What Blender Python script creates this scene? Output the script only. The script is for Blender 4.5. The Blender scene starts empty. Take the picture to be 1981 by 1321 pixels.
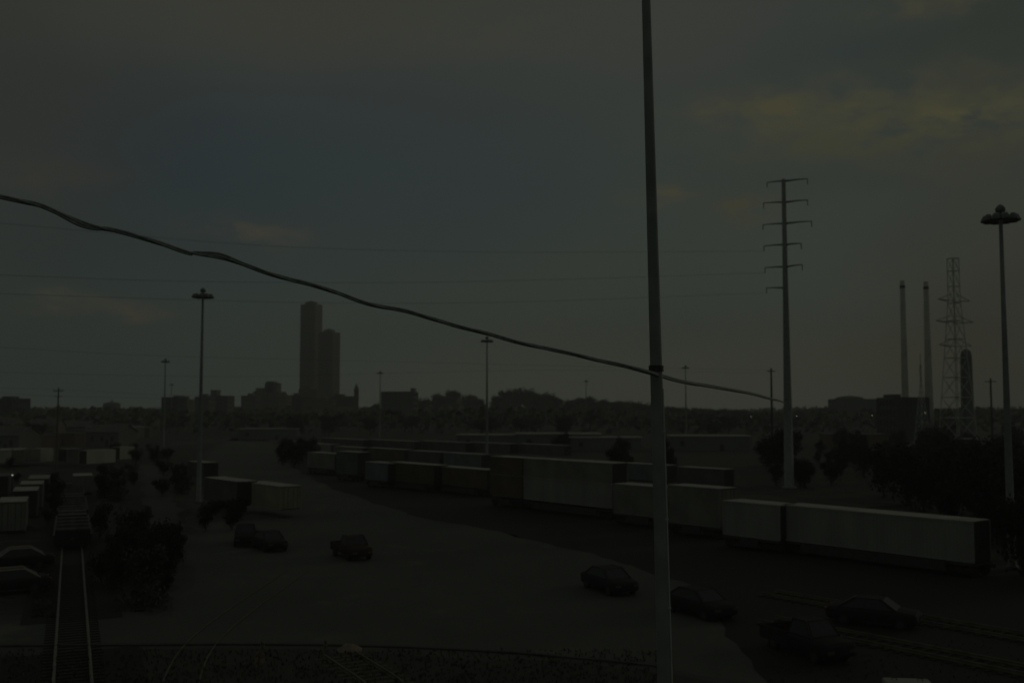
import bpy, math, random
from mathutils import Vector, Matrix
random.seed(7)
R = math.radians
SC = bpy.context.scene
col = SC.collection
# ------------------------------------------------------------------ camera
F = 1926.0; CX = 990.5; CY = 660.5; HZ = 790.0; CAMH = 11.7
PITCH = math.atan((HZ-CY)/F)
cam_d = bpy.data.cameras.new("camera"); cam = bpy.data.objects.new("camera", cam_d); col.objects.link(cam)
cam_d.sensor_width = 36; cam_d.lens = 36*F/1981; cam_d.clip_start = .1; cam_d.clip_end = 20000
cam.location = (0, 0, CAMH); cam.rotation_euler = (R(90)+PITCH, 0, 0)
cam_d.dof.use_dof = True; cam_d.dof.focus_distance = 19; cam_d.dof.aperture_fstop = 0.9
SC.camera = cam
SC.view_settings.view_transform = 'Standard'; SC.view_settings.look = 'None'; SC.view_settings.gamma = 1
K = 8.5
SC.view_settings.exposure = -math.log2(K)

def ray(px, py):
    cx = (px-CX)/F; cy = (CY-py)/F
    return Vector((cx, math.cos(PITCH)-cy*math.sin(PITCH), math.sin(PITCH)+cy*math.cos(PITCH)))
def G(px, py, z=0.0):                      # point of the plane at height z seen there
    d = ray(px, py); t = (z-CAMH)/d.z
    return Vector((d.x*t, d.y*t, z))
def A(px, py, Y):                          # point at distance Y
    d = ray(px, py); t = Y/d.y
    return Vector((d.x*t, Y, CAMH+d.z*t))
def s2l(c):
    return tuple(((v/255)/12.92 if v/255 < .04045 else ((v/255+.055)/1.055)**2.4) for v in c)

# ------------------------------------------------------------------ sky
SUN_AZ = R(62); SUN_EL = R(13)            # azimuth to the right of the view (+Y), clockwise
w = bpy.data.worlds.new("World"); SC.world = w; w.use_nodes = True
nt = w.node_tree; nt.nodes.clear(); L = nt.links.new
def N(t, **k):
    n = nt.nodes.new(t)
    for a, b in k.items(): setattr(n, a, b)
    return n
def M(op, a, b=None, c=None):
    n = N('ShaderNodeMath', operation=op)
    for i, v in enumerate((a, b, c)):
        if v is None: continue
        if isinstance(v, (int, float)): n.inputs[i].default_value = v
        else: L(v, n.inputs[i])
    return n.outputs[0]
tc = N('ShaderNodeTexCoord'); sep = N('ShaderNodeSeparateXYZ'); L(tc.outputs['Generated'], sep.inputs[0])
nz = N('ShaderNodeTexNoise'); nz.inputs['Scale'].default_value = 5.5; nz.inputs['Detail'].default_value = 7; nz.inputs['Roughness'].default_value = .58
mp = N('ShaderNodeMapping'); mp.inputs['Scale'].default_value = (1, 1, 2.6); L(tc.outputs['Generated'], mp.inputs[0]); L(mp.outputs[0], nz.inputs[0])
sc_ = N('ShaderNodeSeparateColor'); L(nz.outputs['Color'], sc_.inputs[0])
nx = M('SUBTRACT', sc_.outputs[0], .5); ny = M('SUBTRACT', sc_.outputs[1], .5)
az = M('ADD', M('ARCTAN2', sep.outputs[0], sep.outputs[1]), M('MULTIPLY', nx, .16))
el0 = M('ARCSINE', sep.outputs[2])
el = M('ADD', el0, M('MULTIPLY', ny, .07))
nz2 = N('ShaderNodeTexNoise'); nz2.inputs['Scale'].default_value = 3.2; nz2.inputs['Detail'].default_value = 5; L(mp.outputs[0], nz2.inputs[0])
def C(c, k=K): l = s2l(c); return (l[0]*k, l[1]*k, l[2]*k, 1)
ramp = N('ShaderNodeValToRGB'); cr = ramp.color_ramp
L(M('MULTIPLY', el, 1/.5), ramp.inputs[0])
stops = [(0, (59, 61, 53)), (.08, (59, 63, 54)), (.2, (54, 60, 54)), (.45, (50, 56, 52)), (.8, (53, 56, 50)), (1, (52, 53, 49))]
cr.elements[0].position = 0; cr.elements[0].color = C(stops[0][1], 1)
cr.elements[1].position = 1; cr.elements[1].color = C(stops[-1][1], 1)
for p, c in stops[1:-1]: e = cr.elements.new(p); e.color = C(c, 1)
mul = N('ShaderNodeMix', data_type='RGBA', blend_type='MULTIPLY'); mul.inputs[0].default_value = 1
L(ramp.outputs[0], mul.inputs[6]); mul.inputs[7].default_value = (K, K, K, 1)
cur = mul.outputs[2]
# soft cloud banks, clear patches and lens vignette painted in at the sides, each a direction on the sky: px, py, half width, half height, colour, strength
blobs = [(330, 340, 500, 210, (37, 46, 51), .95, 0), (160, 500, 420, 150, (37, 48, 49), .95, 0), (900, 360, 420, 170, (43, 52, 53), .75, 0), (720, 190, 330, 90, (45, 50, 52), .6, 0),
         (20, 120, 260, 420, (43, 44, 41), .8, 0), (20, 700, 420, 130, (43, 52, 50), .9, 0), (520, 640, 300, 110, (48, 57, 54), .6, 0), (560, 20, 460, 110, (54, 54, 48), .8, 0),
         (1680, 110, 420, 110, (44, 51, 50), .9, 0), (1930, 40, 170, 150, (41, 47, 43), .85, 0), (1660, 230, 280, 65, (62, 62, 50), 1, 1),
         (1790, 250, 250, 90, (63, 62, 45), 1, 1), (1300, 60, 220, 120, (55, 55, 51), .6, 0), (1490, 205, 140, 26, (66, 64, 46), 1, 1), (1640, 280, 160, 24, (62, 61, 42), .9, 1),
         (1880, 230, 90, 28, (76, 74, 50), 1.1, 1), (1600, 330, 260, 45, (47, 53, 49), .7, 0), (1930, 620, 190, 330, (45, 45, 38), .75, 0), (1250, 560, 300, 160, (52, 58, 52), .6, 0),
         (405, 438, 60, 18, (60, 58, 51), 1.2, 2), (500, 452, 80, 22, (60, 58, 51), 1.2, 2), (85, 335, 110, 28, (50, 49, 44), 1.2, 2), (130, 580, 60, 14, (60, 59, 50), 1.4, 2), (50, 600, 80, 12, (53, 54, 47), .9, 2), (200, 590, 40, 14, (58, 56, 48), 1.3, 2),
         (268, 602, 46, 20, (62, 59, 50), 1.6, 2), (1280, 378, 70, 17, (63, 61, 48), 1.2, 2), (1450, 405, 60, 30, (60, 58, 44), 1.1, 2), (1000, 70, 300, 40, (57, 57, 51), .7, 1),
         (650, 597, 45, 12, (60, 57, 50), 1.1, 2), (1800, 6, 110, 24, (60, 59, 46), 1.1, 1), (1730, 690, 160, 60, (54, 52, 40), .5, 0), (1470, 690, 200, 60, (60, 62, 53), .4, 0)]
nz3 = N('ShaderNodeTexNoise'); nz3.inputs['Scale'].default_value = 22; nz3.inputs['Detail'].default_value = 8; nz3.inputs['Roughness'].default_value = .6
mp3 = N('ShaderNodeMapping'); mp3.inputs['Scale'].default_value = (1, 1, 2.4); L(tc.outputs['Generated'], mp3.inputs[0]); L(mp3.outputs[0], nz3.inputs[0])
s3 = N('ShaderNodeSeparateColor'); L(nz3.outputs['Color'], s3.inputs[0])
azr = M('ARCTAN2', sep.outputs[0], sep.outputs[1])
azs = M('ADD', azr, M('MULTIPLY', M('SUBTRACT', s3.outputs[0], .5), .07)); els = M('ADD', el0, M('MULTIPLY', M('SUBTRACT', s3.outputs[1], .5), .03))
for (px, py, rx, ry, c, s, kd) in blobs:
    d = ray(px, py).normalized(); a0 = math.atan2(d.x, d.y); e0 = math.asin(d.z)
    u = M('DIVIDE', M('SUBTRACT', azs if kd else az, a0), rx/F); v = M('DIVIDE', M('SUBTRACT', els if kd else el, e0), ry/F)
    q = M('ADD', M('MULTIPLY', u, u), M('MULTIPLY', v, v))
    f = M('MULTIPLY', M('POWER', 2.718, M('MULTIPLY', q, -1.1)), s)
    if kd: f = M('MULTIPLY', f, M('MAXIMUM', M('MINIMUM', M('MULTIPLY', M('SUBTRACT', s3.outputs[2], .36), 4.2), 1), 0))
    else: f = M('MULTIPLY', f, M('ADD', M('MULTIPLY', nz2.outputs[0], .8), .62))
    f = M('MINIMUM', f, 1)
    mx = N('ShaderNodeMix', data_type='RGBA'); L(f, mx.inputs[0]); L(cur, mx.inputs[6]); mx.inputs[7].default_value = C(c)
    cur = mx.outputs[2]
sky = N('ShaderNodeTexSky', sky_type='NISHITA'); sky.sun_disc = False; sky.sun_elevation = SUN_EL; sky.sun_rotation = SUN_AZ
sky.air_density = 1.5; sky.dust_density = 3
sk = N('ShaderNodeBackground'); L(sky.outputs[0], sk.inputs[0]); sk.inputs[1].default_value = .006
cl = N('ShaderNodeBackground'); L(cur, cl.inputs[0]); cl.inputs[1].default_value = 1.11
ad = N('ShaderNodeAddShader'); L(sk.outputs[0], ad.inputs[0]); L(cl.outputs[0], ad.inputs[1])
wo = N('ShaderNodeOutputWorld'); L(ad.outputs[0], wo.inputs[0])
sd = bpy.data.lights.new("sun", 'SUN'); sd.energy = .5; sd.angle = R(12); sd.color = (1, .9, .76)
so = bpy.data.objects.new("sun", sd); col.objects.link(so)
sdir = Vector((math.sin(SUN_AZ)*math.cos(SUN_EL), math.cos(SUN_AZ)*math.cos(SUN_EL), math.sin(SUN_EL)))
so.rotation_euler = sdir.to_track_quat('Z', 'Y').to_euler()

# ------------------------------------------------------------------ materials
MATS = {}
def mat(name, c, rough=.8, var=.25, scale=1.5, metal=0, bump=.0, emit=None, c2=None, obj=True, streak=None):
    if name in MATS: return MATS[name]
    m = bpy.data.materials.new(name); m.use_nodes = True; t = m.node_tree; b = t.nodes['Principled BSDF']
    b.inputs['Roughness'].default_value = rough; b.inputs['Metallic'].default_value = metal
    if emit:
        b.inputs['Emission Color'].default_value = (*c, 1); b.inputs['Emission Strength'].default_value = emit
        b.inputs['Base Color'].default_value = (*c, 1); MATS[name] = m; return m
    co = t.nodes.new('ShaderNodeTexCoord'); n = t.nodes.new('ShaderNodeTexNoise'); n.inputs['Scale'].default_value = scale; n.inputs['Detail'].default_value = 6
    mm = t.nodes.new('ShaderNodeMapping'); t.links.new(co.outputs['Object'], mm.inputs[0])
    if streak: mm.inputs['Scale'].default_value = streak
    t.links.new(mm.outputs[0], n.inputs[0])
    r = t.nodes.new('ShaderNodeValToRGB'); r.color_ramp.elements[0].position = .32; r.color_ramp.elements[1].position = .68
    lo = tuple(v*(1-var) for v in c) if c2 is None else c2
    hi = tuple(min(1, v*(1+var)) for v in c) if c2 is None else c
    r.color_ramp.elements[0].color = (*lo, 1); r.color_ramp.elements[1].color = (*hi, 1)
    t.links.new(n.outputs[0], r.inputs[0]); t.links.new(r.outputs[0], b.inputs['Base Color'])
    if bump:
        bn = t.nodes.new('ShaderNodeBump'); bn.inputs['Strength'].default_value = bump; n3 = t.nodes.new('ShaderNodeTexNoise')
        n3.inputs['Scale'].default_value = scale*8; n3.inputs['Detail'].default_value = 5; t.links.new(mm.outputs[0], n3.inputs[0])
        t.links.new(n3.outputs[0], bn.inputs['Height']); t.links.new(bn.outputs[0], b.inputs['Normal'])
    MATS[name] = m; return m
steel = mat('galvanised_steel', (.24, .26, .25), .6, .15, 2)
dsteel = mat('dark_steel', (.05, .052, .05), .6, .3, 2)
rust = mat('rusty_steel', (.05, .03, .02), .85, .4, 3)
railm = mat('worn_rail', (.21, .2, .17), .5, .3, 2, metal=.3)
railm2 = mat('rusted_rail', (.15, .13, .1), .7, .3, 2)
rubber = mat('rubber', (.02, .02, .02), .8, .2, 4)
glass = mat('dark_glass', (.03, .035, .04), .4, .1, 2)
blackc = mat('cable_sheath', (.27, .3, .29), .6, .3, 12)
tie_m = mat('sleeper_wood', (.035, .03, .022), .9, .4, 4)
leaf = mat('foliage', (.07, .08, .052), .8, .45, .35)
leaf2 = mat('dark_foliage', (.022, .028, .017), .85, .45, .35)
bark = mat('bark', (.05, .042, .034), .9, .3, 3)
concrete = mat('concrete', (.34, .33, .3), .85, .2, .6)
wood = mat('weathered_wood', (.12, .1, .08), .9, .3, 3)
brick = mat('brown_brick', (.15, .1, .07), .85, .25, .3)
bgrey = mat('grey_facade', (.16, .165, .155), .7, .15, .05)
bglass = mat('dark_facade', (.045, .052, .052), .45, .15, .05)
bwarm = mat('warm_facade', (.24, .2, .15), .8, .15, .05)
roofm = mat('roof_felt', (.13, .125, .115), .8, .2, .3)
proof = mat('pale_roof', (.42, .4, .37), .7, .15, .3)
palest = mat('weathered_galvanised', (.5, .52, .48), .7, .15, 2)
mastm = mat('mast_steel', (.22, .235, .23), .6, .15, 2)
lampm = mat('lamp_housing', (.15, .165, .165), .6, .2, 3)

# ------------------------------------------------------------------ mesh tools
class MB:
    def __init__(s): s.v = []; s.f = []
    def add(s, vs, fs):
        o = len(s.v); s.v += [tuple(v) for v in vs]; s.f += [tuple(i+o for i in f) for f in fs]; return s
    def box(s, x0, x1, y0, y1, z0, z1, m=None):
        vs = [(x0, y0, z0), (x1, y0, z0), (x1, y1, z0), (x0, y1, z0), (x0, y0, z1), (x1, y0, z1), (x1, y1, z1), (x0, y1, z1)]
        if m is not None: vs = [m @ Vector(v) for v in vs]
        return s.add(vs, [(0, 3, 2, 1), (4, 5, 6, 7), (0, 1, 5, 4), (1, 2, 6, 5), (2, 3, 7, 6), (3, 0, 4, 7)])
    def tube(s, pts, rad, n=8, cap=True):
        pts = [Vector(p) for p in pts]; rings = []
        if isinstance(rad, (int, float)): rad = [rad]*len(pts)
        for i, p in enumerate(pts):
            t = (pts[min(i+1, len(pts)-1)]-pts[max(i-1, 0)]).normalized()
            up = Vector((0, 0, 1)) if abs(t.z) < .9 else Vector((1, 0, 0))
            a = t.cross(up).normalized(); b = a.cross(t).normalized()
            rings.append([p+(a*math.cos(2*math.pi*k/n)+b*math.sin(2*math.pi*k/n))*rad[i] for k in range(n)])
        vs = [v for r in rings for v in r]; fs = []
        for i in range(len(pts)-1):
            for k in range(n):
                fs.append((i*n+k, i*n+(k+1) % n, (i+1)*n+(k+1) % n, (i+1)*n+k))
        if cap: fs.append(tuple(range(n))[::-1]); fs.append(tuple((len(pts)-1)*n+k for k in range(n)))
        return s.add(vs, fs)
    def lathe(s, prof, n=14, c=(0, 0)):
        vs = []; fs = []
        for (r, z) in prof:
            for k in range(n): a = 2*math.pi*k/n; vs.append((c[0]+r*math.cos(a), c[1]+r*math.sin(a), z))
        for i in range(len(prof)-1):
            for k in range(n): fs.append((i*n+k, i*n+(k+1) % n, (i+1)*n+(k+1) % n, (i+1)*n+k))
        fs.append(tuple(range(n))[::-1]); fs.append(tuple((len(prof)-1)*n+k for k in range(n)))
        return s.add(vs, fs)
    def loft(s, secs):
        n = len(secs[0]); vs = [v for q in secs for v in q]; fs = []
        for i in range(len(secs)-1):
            for k in range(n): fs.append((i*n+k, i*n+(k+1) % n, (i+1)*n+(k+1) % n, (i+1)*n+k))
        fs.append(tuple(range(n))[::-1]); fs.append(tuple((len(secs)-1)*n+k for k in range(n)))
        return s.add(vs, fs)
    def build(s, name, m, parent=None, smooth=False, bevel=0):
        me = bpy.data.meshes.new(name); me.from_pydata(s.v, [], s.f); me.materials.append(m); me.update()
        o = bpy.data.objects.new(name, me); col.objects.link(o)
        if smooth:
            for p in me.polygons: p.use_smooth = True
        if parent: o.parent = parent
        if bevel:
            b = o.modifiers.new('bevel', 'BEVEL'); b.width = bevel; b.segments = 2; b.limit_method = 'ANGLE'
        return o
def tag(o, label=None, cat=None, group=None, kind=None):
    if label: o['label'] = label
    if cat: o['category'] = cat
    if group: o['group'] = group
    if kind: o['kind'] = kind
    return o
def empty(name, loc, rz=0, label=None, cat=None, group=None):
    o = bpy.data.objects.new(name, None); col.objects.link(o); o.location = loc; o.rotation_euler = (0, 0, rz); o.empty_display_size = .3
    return tag(o, label, cat, group)
KIDS = {}
def copy_tree(o, parent=None):
    c = o.copy(); col.objects.link(c)
    if parent: c.parent = parent
    for ch in o.children: copy_tree(ch, c)
    return c
def relabel(o, label=None, group=None, loc=None, rz=None, scale=None):
    if label: o['label'] = label
    if group: o['group'] = group
    if loc is not None: o.location = loc
    if rz is not None: o.rotation_euler = (0, 0, rz)
    if scale is not None: o.scale = scale
    return o
used = set()
def inst(proto, *a, **k):                 # first use moves the prototype, later ones copy it
    o = copy_tree(proto) if proto.name in used else proto
    used.add(proto.name); return relabel(o, *a, **k)

# ------------------------------------------------------------------ ground and paving
def ground_mat():
    m = bpy.data.materials.new('earth'); m.use_nodes = True; t = m.node_tree; b = t.nodes['Principled BSDF']; b.inputs['Roughness'].default_value = .95
    co = t.nodes.new('ShaderNodeTexCoord'); cols = [(.045, .042, .03), (.022, .023, .016), (.075, .068, .05)]
    prev = None
    for sc, thr, c in ((.012, 0, cols[0]), (.03, .52, cols[1]), (.25, .55, cols[2]), (1.7, .55, (.03, .033, .02))):
        n = t.nodes.new('ShaderNodeTexNoise'); n.inputs['Scale'].default_value = sc; n.inputs['Detail'].default_value = 8; n.inputs['Roughness'].default_value = .6
        t.links.new(co.outputs['Object'], n.inputs[0])
        if prev is None:
            rgb = t.nodes.new('ShaderNodeRGB'); rgb.outputs[0].default_value = (*c, 1); prev = rgb.outputs[0]; continue
        r = t.nodes.new('ShaderNodeMapRange'); r.inputs[1].default_value = thr-.06; r.inputs[2].default_value = thr+.06; t.links.new(n.outputs[0], r.inputs[0])
        x = t.nodes.new('ShaderNodeMix'); x.data_type = 'RGBA'; t.links.new(r.outputs[0], x.inputs[0]); t.links.new(prev, x.inputs[6]); x.inputs[7].default_value = (*c, 1); prev = x.outputs[2]
    t.links.new(prev, b.inputs['Base Color']); return m
g = MB()
g.add([(-6000, -300, 0), (6000, -300, 0), (6000, 9000, 0), (-6000, 9000, 0)], [(0, 1, 2, 3)])
tag(g.build('ground', ground_mat()), kind='structure')
def pave_mat(name, c, dark):
    m = bpy.data.materials.new(name); m.use_nodes = True; t = m.node_tree; b = t.nodes['Principled BSDF']; b.inputs['Roughness'].default_value = .85
    co = t.nodes.new('ShaderNodeTexCoord'); prev = None
    for sc, lo, hi, cc in ((.1, .35, .65, c), (.045, .42, .62, tuple(v*.72 for v in c)), (.35, .5, .68, tuple(v*.8 for v in c)), (4, .55, .7, dark), (.16, .6, .66, tuple(v*1.2 for v in c))):
        n = t.nodes.new('ShaderNodeTexNoise'); n.inputs['Scale'].default_value = sc; n.inputs['Detail'].default_value = 9; n.inputs['Roughness'].default_value = .62
        t.links.new(co.outputs['Object'], n.inputs[0])
        if prev is None:
            rgb = t.nodes.new('ShaderNodeRGB'); rgb.outputs[0].default_value = (*cc, 1); prev = rgb.outputs[0]; continue
        r = t.nodes.new('ShaderNodeMapRange'); r.inputs[1].default_value = lo; r.inputs[2].default_value = hi; t.links.new(n.outputs[0], r.inputs[0])
        x = t.nodes.new('ShaderNodeMix'); x.data_type = 'RGBA'; t.links.new(r.outputs[0], x.inputs[0]); t.links.new(prev, x.inputs[6]); x.inputs[7].default_value = (*cc, 1); prev = x.outputs[2]
    t.links.new(prev, b.inputs['Base Color']); return m
pavem = pave_mat('worn_asphalt', (.1, .108, .088), (.06, .066, .052))
gravelm = pave_mat('gravel', (.085, .083, .07), (.04, .04, .033))
ballm = pave_mat('ballast_and_painted_gloom', (.02, .019, .016), (.03, .028, .024))
import bmesh
def sheet(name, pix, z, m, off=0.0, rag=.35, step=1.6):
    pts = [G(*p) for p in pix]; out = []; n = len(pts)
    ar = sum(pts[i].x*pts[(i+1) % n].y-pts[(i+1) % n].x*pts[i].y for i in range(n)); sg = 1 if ar > 0 else -1
    ph = [random.uniform(0, 6.28) for _ in range(6)]; run = 0
    for i in range(n):                     # a ragged edge, moved outwards by off
        a, b = pts[i], pts[(i+1) % n]; k = max(1, min(90, int((b-a).length/step))); d = (b-a).normalized(); nn = Vector((d.y, -d.x, 0))*sg
        for j in range(k):
            run += (b-a).length/k; q = a.lerp(b, j/k)
            e = off+rag*(math.sin(run*.31+ph[0])+.7*math.sin(run*.83+ph[1])+.5*math.sin(run*1.9+ph[2])+random.uniform(-.6, .6))
            q = q+nn*e; out.append((q.x, q.y, z))
    bm = bmesh.new(); f = bm.faces.new([bm.verts.new(p) for p in out]); bmesh.ops.triangulate(bm, faces=[f])
    me = bpy.data.meshes.new(name); bm.to_mesh(me); bm.free(); me.materials.append(m)
    if me.polygons[0].normal.z < 0: me.flip_normals()
    o = bpy.data.objects.new(name, me); col.objects.link(o); return tag(o, kind='structure')
sh1 = pave_mat('gravel_shoulder', (.085, .084, .07), (.05, .05, .042)); sh2 = pave_mat('dirt_shoulder', (.055, .053, .042), (.035, .034, .027))
PAVE = [(452, 846), (515, 850), (560, 893), (640, 938), (800, 993), (1000, 1030), (1200, 1082), (1300, 1112), (1420, 1180), (1480, 1215), (1540, 1290), (1500, 1330),
                        (1300, 1292), (1150, 1277), (1000, 1264), (800, 1253), (600, 1248), (450, 1247), (200, 1249), (-120, 1252), (-120, 1200), (60, 1197), (330, 1192), (372, 1120), (365, 1060), (420, 1010), (405, 960), (430, 920), (400, 880)]
sheet('pavement_verge', PAVE[:8]+[(1400, 1180), (1430, 1362), (-150, 1360)]+PAVE[19:], .008, sh2, 2.6, .5)
sheet('pavement_shoulder', PAVE[:8]+[(1420, 1180), (1480, 1250), (1470, 1330)]+PAVE[12:], .012, sh1, 1.1, .4)
sheet('yard_pavement', PAVE, .016, pavem, 0, .3)
sheet('trackside_strip', [(70, 1200), (82, 1100), (95, 1062), (108, 1062), (102, 1200)], .018, gravelm)
sheet('trackside_strip', [(172, 1200), (166, 1062), (205, 1062), (215, 1110), (210, 1200)], .018, gravelm)
sheet('gravel_path', [(270, 900), (300, 900), (335, 960), (350, 1000), (345, 1060), (300, 1040), (280, 980)], .024, gravelm)
sheet('far_road', [(330, 862), (330, 855), (450, 846), (600, 850), (620, 856), (455, 852)], .016, gravelm)
sheet('track_bed', [(560, 901), (640, 944), (800, 998), (1000, 1036), (1200, 1088), (1400, 1150), (1700, 1238), (2100, 1340), (2100, 1110), (1900, 1100), (1500, 1040), (1190, 990), (1000, 960), (800, 915), (560, 880)], .02, ballm, 0, .25)
sheet('corner_gloom', [(1350, 1130), (1600, 1165), (2150, 1235), (2400, 1500), (1700, 1500), (1500, 1360)], .03, ballm, 0, .15)  # darkness of the lower right corner, painted as a near-black ground sheet
# kerb between the paved yard and the scrub in front of it
kp = [G(px, py) for px, py in [(-150, 1251), (200, 1249), (450, 1247), (600, 1248), (800, 1253), (1000, 1264), (1150, 1277), (1300, 1292)]]
kb = MB()
for a, b in zip(kp[:-1], kp[1:]):
    d = (b-a).normalized(); n = Vector((-d.y, d.x, 0))*.12
    kb.loft([[a-n, a+n, a+n+Vector((0, 0, .09)), a-n+Vector((0, 0, .09))], [b-n, b+n, b+n+Vector((0, 0, .09)), b-n+Vector((0, 0, .09))]])
tag(kb.build('kerb', mat('old_kerb', (.07, .07, .058), .9, .3, 1)), kind='structure')

# ------------------------------------------------------------------ rail tracks
def track(name, pts, label, z=.03, ties=True, rm=None, tie_n=60, rail_h=.17, group=None, tie_mat=None):
    root = empty(name, pts[0], 0, label, 'railway track', group); o0 = Vector(pts[0])
    P = [Vector(p)-o0 for p in pts]
    # resample
    seg = [0]
    for a, b in zip(P[:-1], P[1:]): seg.append(seg[-1]+(b-a).length)
    def at(s):
        for i in range(len(P)-1):
            if s <= seg[i+1] or i == len(P)-2:
                t = (s-seg[i])/(seg[i+1]-seg[i]); return P[i].lerp(P[i+1], t), (P[i+1]-P[i]).normalized()
    n = max(8, int(seg[-1]/1.2)); S = [seg[-1]*i/n for i in range(n+1)]
    for sd_ in (-1, 1):
        mb = MB(); secs = []
        for s in S:
            p, d = at(s); r = Vector((d.y, -d.x, 0)); c = p+r*sd_*.7525+Vector((0, 0, z))
            secs.append([c+r*.07, c+r*.07+Vector((0, 0, .03)), c+r*.012+Vector((0, 0, .05)), c+r*.012+Vector((0, 0, rail_h-.04)), c+r*.037+Vector((0, 0, rail_h-.03)), c+r*.037+Vector((0, 0, rail_h)),
                         c-r*.037+Vector((0, 0, rail_h)), c-r*.037+Vector((0, 0, rail_h-.03)), c-r*.012+Vector((0, 0, rail_h-.04)), c-r*.012+Vector((0, 0, .05)), c-r*.07+Vector((0, 0, .03)), c-r*.07][::-1])
        mb.loft(secs).build('rail', rm or railm, root)
    if ties:
        tm = MB().box(-1.3, 1.3, -.11, .11, -.03, .035); first = None
        for i in range(tie_n):
            s = .3+i*.62
            if s > seg[-1]: break
            p, d = at(s)
            if first is None: first = tm.build('sleeper', tie_mat or tie_m, root); o = first
            else: o = first.copy(); col.objects.link(o); o.parent = root
            o.location = p+Vector((0, 0, z-.01)); o.rotation_euler = (0, 0, math.atan2(-d.x, d.y)+random.uniform(-.02, .02))
    return root
ra = math.atan2(-560-CX, F); U = Vector((math.sin(ra), math.cos(ra), 0))
ta = math.atan2(140-CX, F); tdir = Vector((math.sin(ta), math.cos(ta), 0)); tright = Vector((tdir.y, -tdir.x, 0))
t0 = G(140.5, 1321)
base = t0-tdir*8
track('railway_track', [base, base+tdir*40, base+tdir*100, base+tdir*122], 'straight pair of shiny rails running to the empty flat cars at far left', tie_n=70)
bd = MB()
for (s0, s1, wd, zz) in ((0, 14, 3.0, .014), (21.5, 200, 2.6, .028)):
    a = base+tdir*s0; b = base+tdir*s1
    bd.add([(*(a-tright*wd)[:2], zz), (*(a+tright*wd)[:2], zz), (*(b+tright*wd)[:2], zz), (*(b-tright*wd)[:2], zz)], [(0, 1, 2, 3)])
tag(bd.build('ballast', ballm), kind='structure')
cur_pts = [((345+410)/2-28, 1345), (350, 1321), (357, 1300), (370, 1272), (395, 1238), (432, 1206), (480, 1170), (535, 1132), (575, 1104)]
track('railway_track', [G(*p) for p in cur_pts], 'curved pair of rails bending right into the paved yard', ties=False, z=-.1, rm=railm2)
track('track_panel', [G(747, 1330), G(735, 1318), G(657, 1268)], 'loose ladder-like track panel lying in the near scrub', z=.0, tie_n=12, tie_mat=wood, rm=railm2)

for q, lab in (((1620, 1172), 'rusty track running just in front of the long container row'), ((1640, 1232), 'rusty track nearest to the viewer across the dark lower right')):
    a = G(*q); track('railway_track', [a-U*26, a-U*8, a+U*5], lab, z=.05, rm=railm2, tie_n=90)
# ------------------------------------------------------------------ high mast lights
def make_mast():
    t = empty('high_mast_light', (0, 0, 0), 0, 'x', 'light mast', 'tall floodlight masts over the rail yard')
    H = 26.3
    MB().lathe([(.42, 0), (.42, .25), (.3, .3), (.27, 8), (.2, 16), (.13, H)], 12).build('pole', mastm, t, True)
    rg = MB(); n = 20
    for r_, z_ in ((.75, H-.35), (1.05, H-.5)):
        rg.tube([(r_*math.cos(2*math.pi*k/n), r_*math.sin(2*math.pi*k/n), z_) for k in range(n+1)], .06, 6, False)
    for k in range(6):
        a = math.pi*k/3; rg.tube([(0, 0, H-.1), (.9*math.cos(a), .9*math.sin(a), H-.42)], .04, 5)
    rg.build('lamp_ring', lampm, t)
    lm = MB().lathe([(.16, .42), (.3, .15), (.37, 0), (.33, -.08), (.1, -.1)], 10); first = None
    for k in range(10):
        a = 2*math.pi*k/10
        o = lm.build('floodlight', lampm, t, True) if first is None else first.copy()
        if first is None: first = o
        else: col.objects.link(o); o.parent = t
        o.location = (1.02*math.cos(a), 1.02*math.sin(a), H-.62)
    MB().lathe([(.12, H), (.34, H+.05), (.36, H+.3), (.2, H+.5), (.04, H+.6)], 10).build('head_cap', lampm, t, True)
    return t
mast = make_mast()
for px, top, lab in ((388, 556, 'tallest floodlight mast at left, left of the twin towers'), (318, 693, 'small floodlight mast just left of the tall left mast'),
                     (331, 741, 'tiny low floodlight mast close to the left of the tall mast'), (735, 717, 'thin floodlight mast between the spire and the wide flat building'),
                     (942, 650, 'floodlight mast whose lamp ring touches the black cable'), (1327, 706, 'faint floodlight mast just right of the near pole'),
                     (1134, 734, 'faint tiny floodlight mast above the trees left of the near pole'), (1948, 392, 'big floodlight mast at the right edge')):
    Y = (26.9-CAMH)*F/(HZ-top)*1.0
    p = A(px, HZ, Y); inst(mast, lab, loc=(p.x, p.y, 0), rz=random.random())

# ------------------------------------------------------------------ near pole and black cable
pt = A(1250, 0, 20); pb_ = A(1286, 1321, 20)
d = (pb_-pt); k = -pb_.z/d.z; foot = pb_+d*k; top = pt-d*.12
pl = empty('utility_pole', foot, 0, 'tall tapering grey pole standing nearest to the viewer', 'pole')
MB().tube([Vector((0, 0, -.02)), (pb_-foot), (pb_-foot).lerp(pt-foot, .5), pt-foot, top-foot], [.175, .146, .12, .09, .082], 20).build('shaft', steel, pl, True)
cd = MB(); a = Vector((.15, -.1, .02)); b = (pb_.lerp(pt, .42)-foot)+Vector((.115, -.06, 0)); cd.tube([a, b], .018, 8)
for q in range(7):
    c = a.lerp(b, (q+.5)/7); cd.box(c.x-.05, c.x+.025, c.y-.03, c.y+.05, c.z-.02, c.z+.02)
cd.build('edge_tube', mat('pale_edge_tube', (.5, .5, .48), .5, .1, 3), pl)  # pale tube along the right edge of the lower pole
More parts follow.
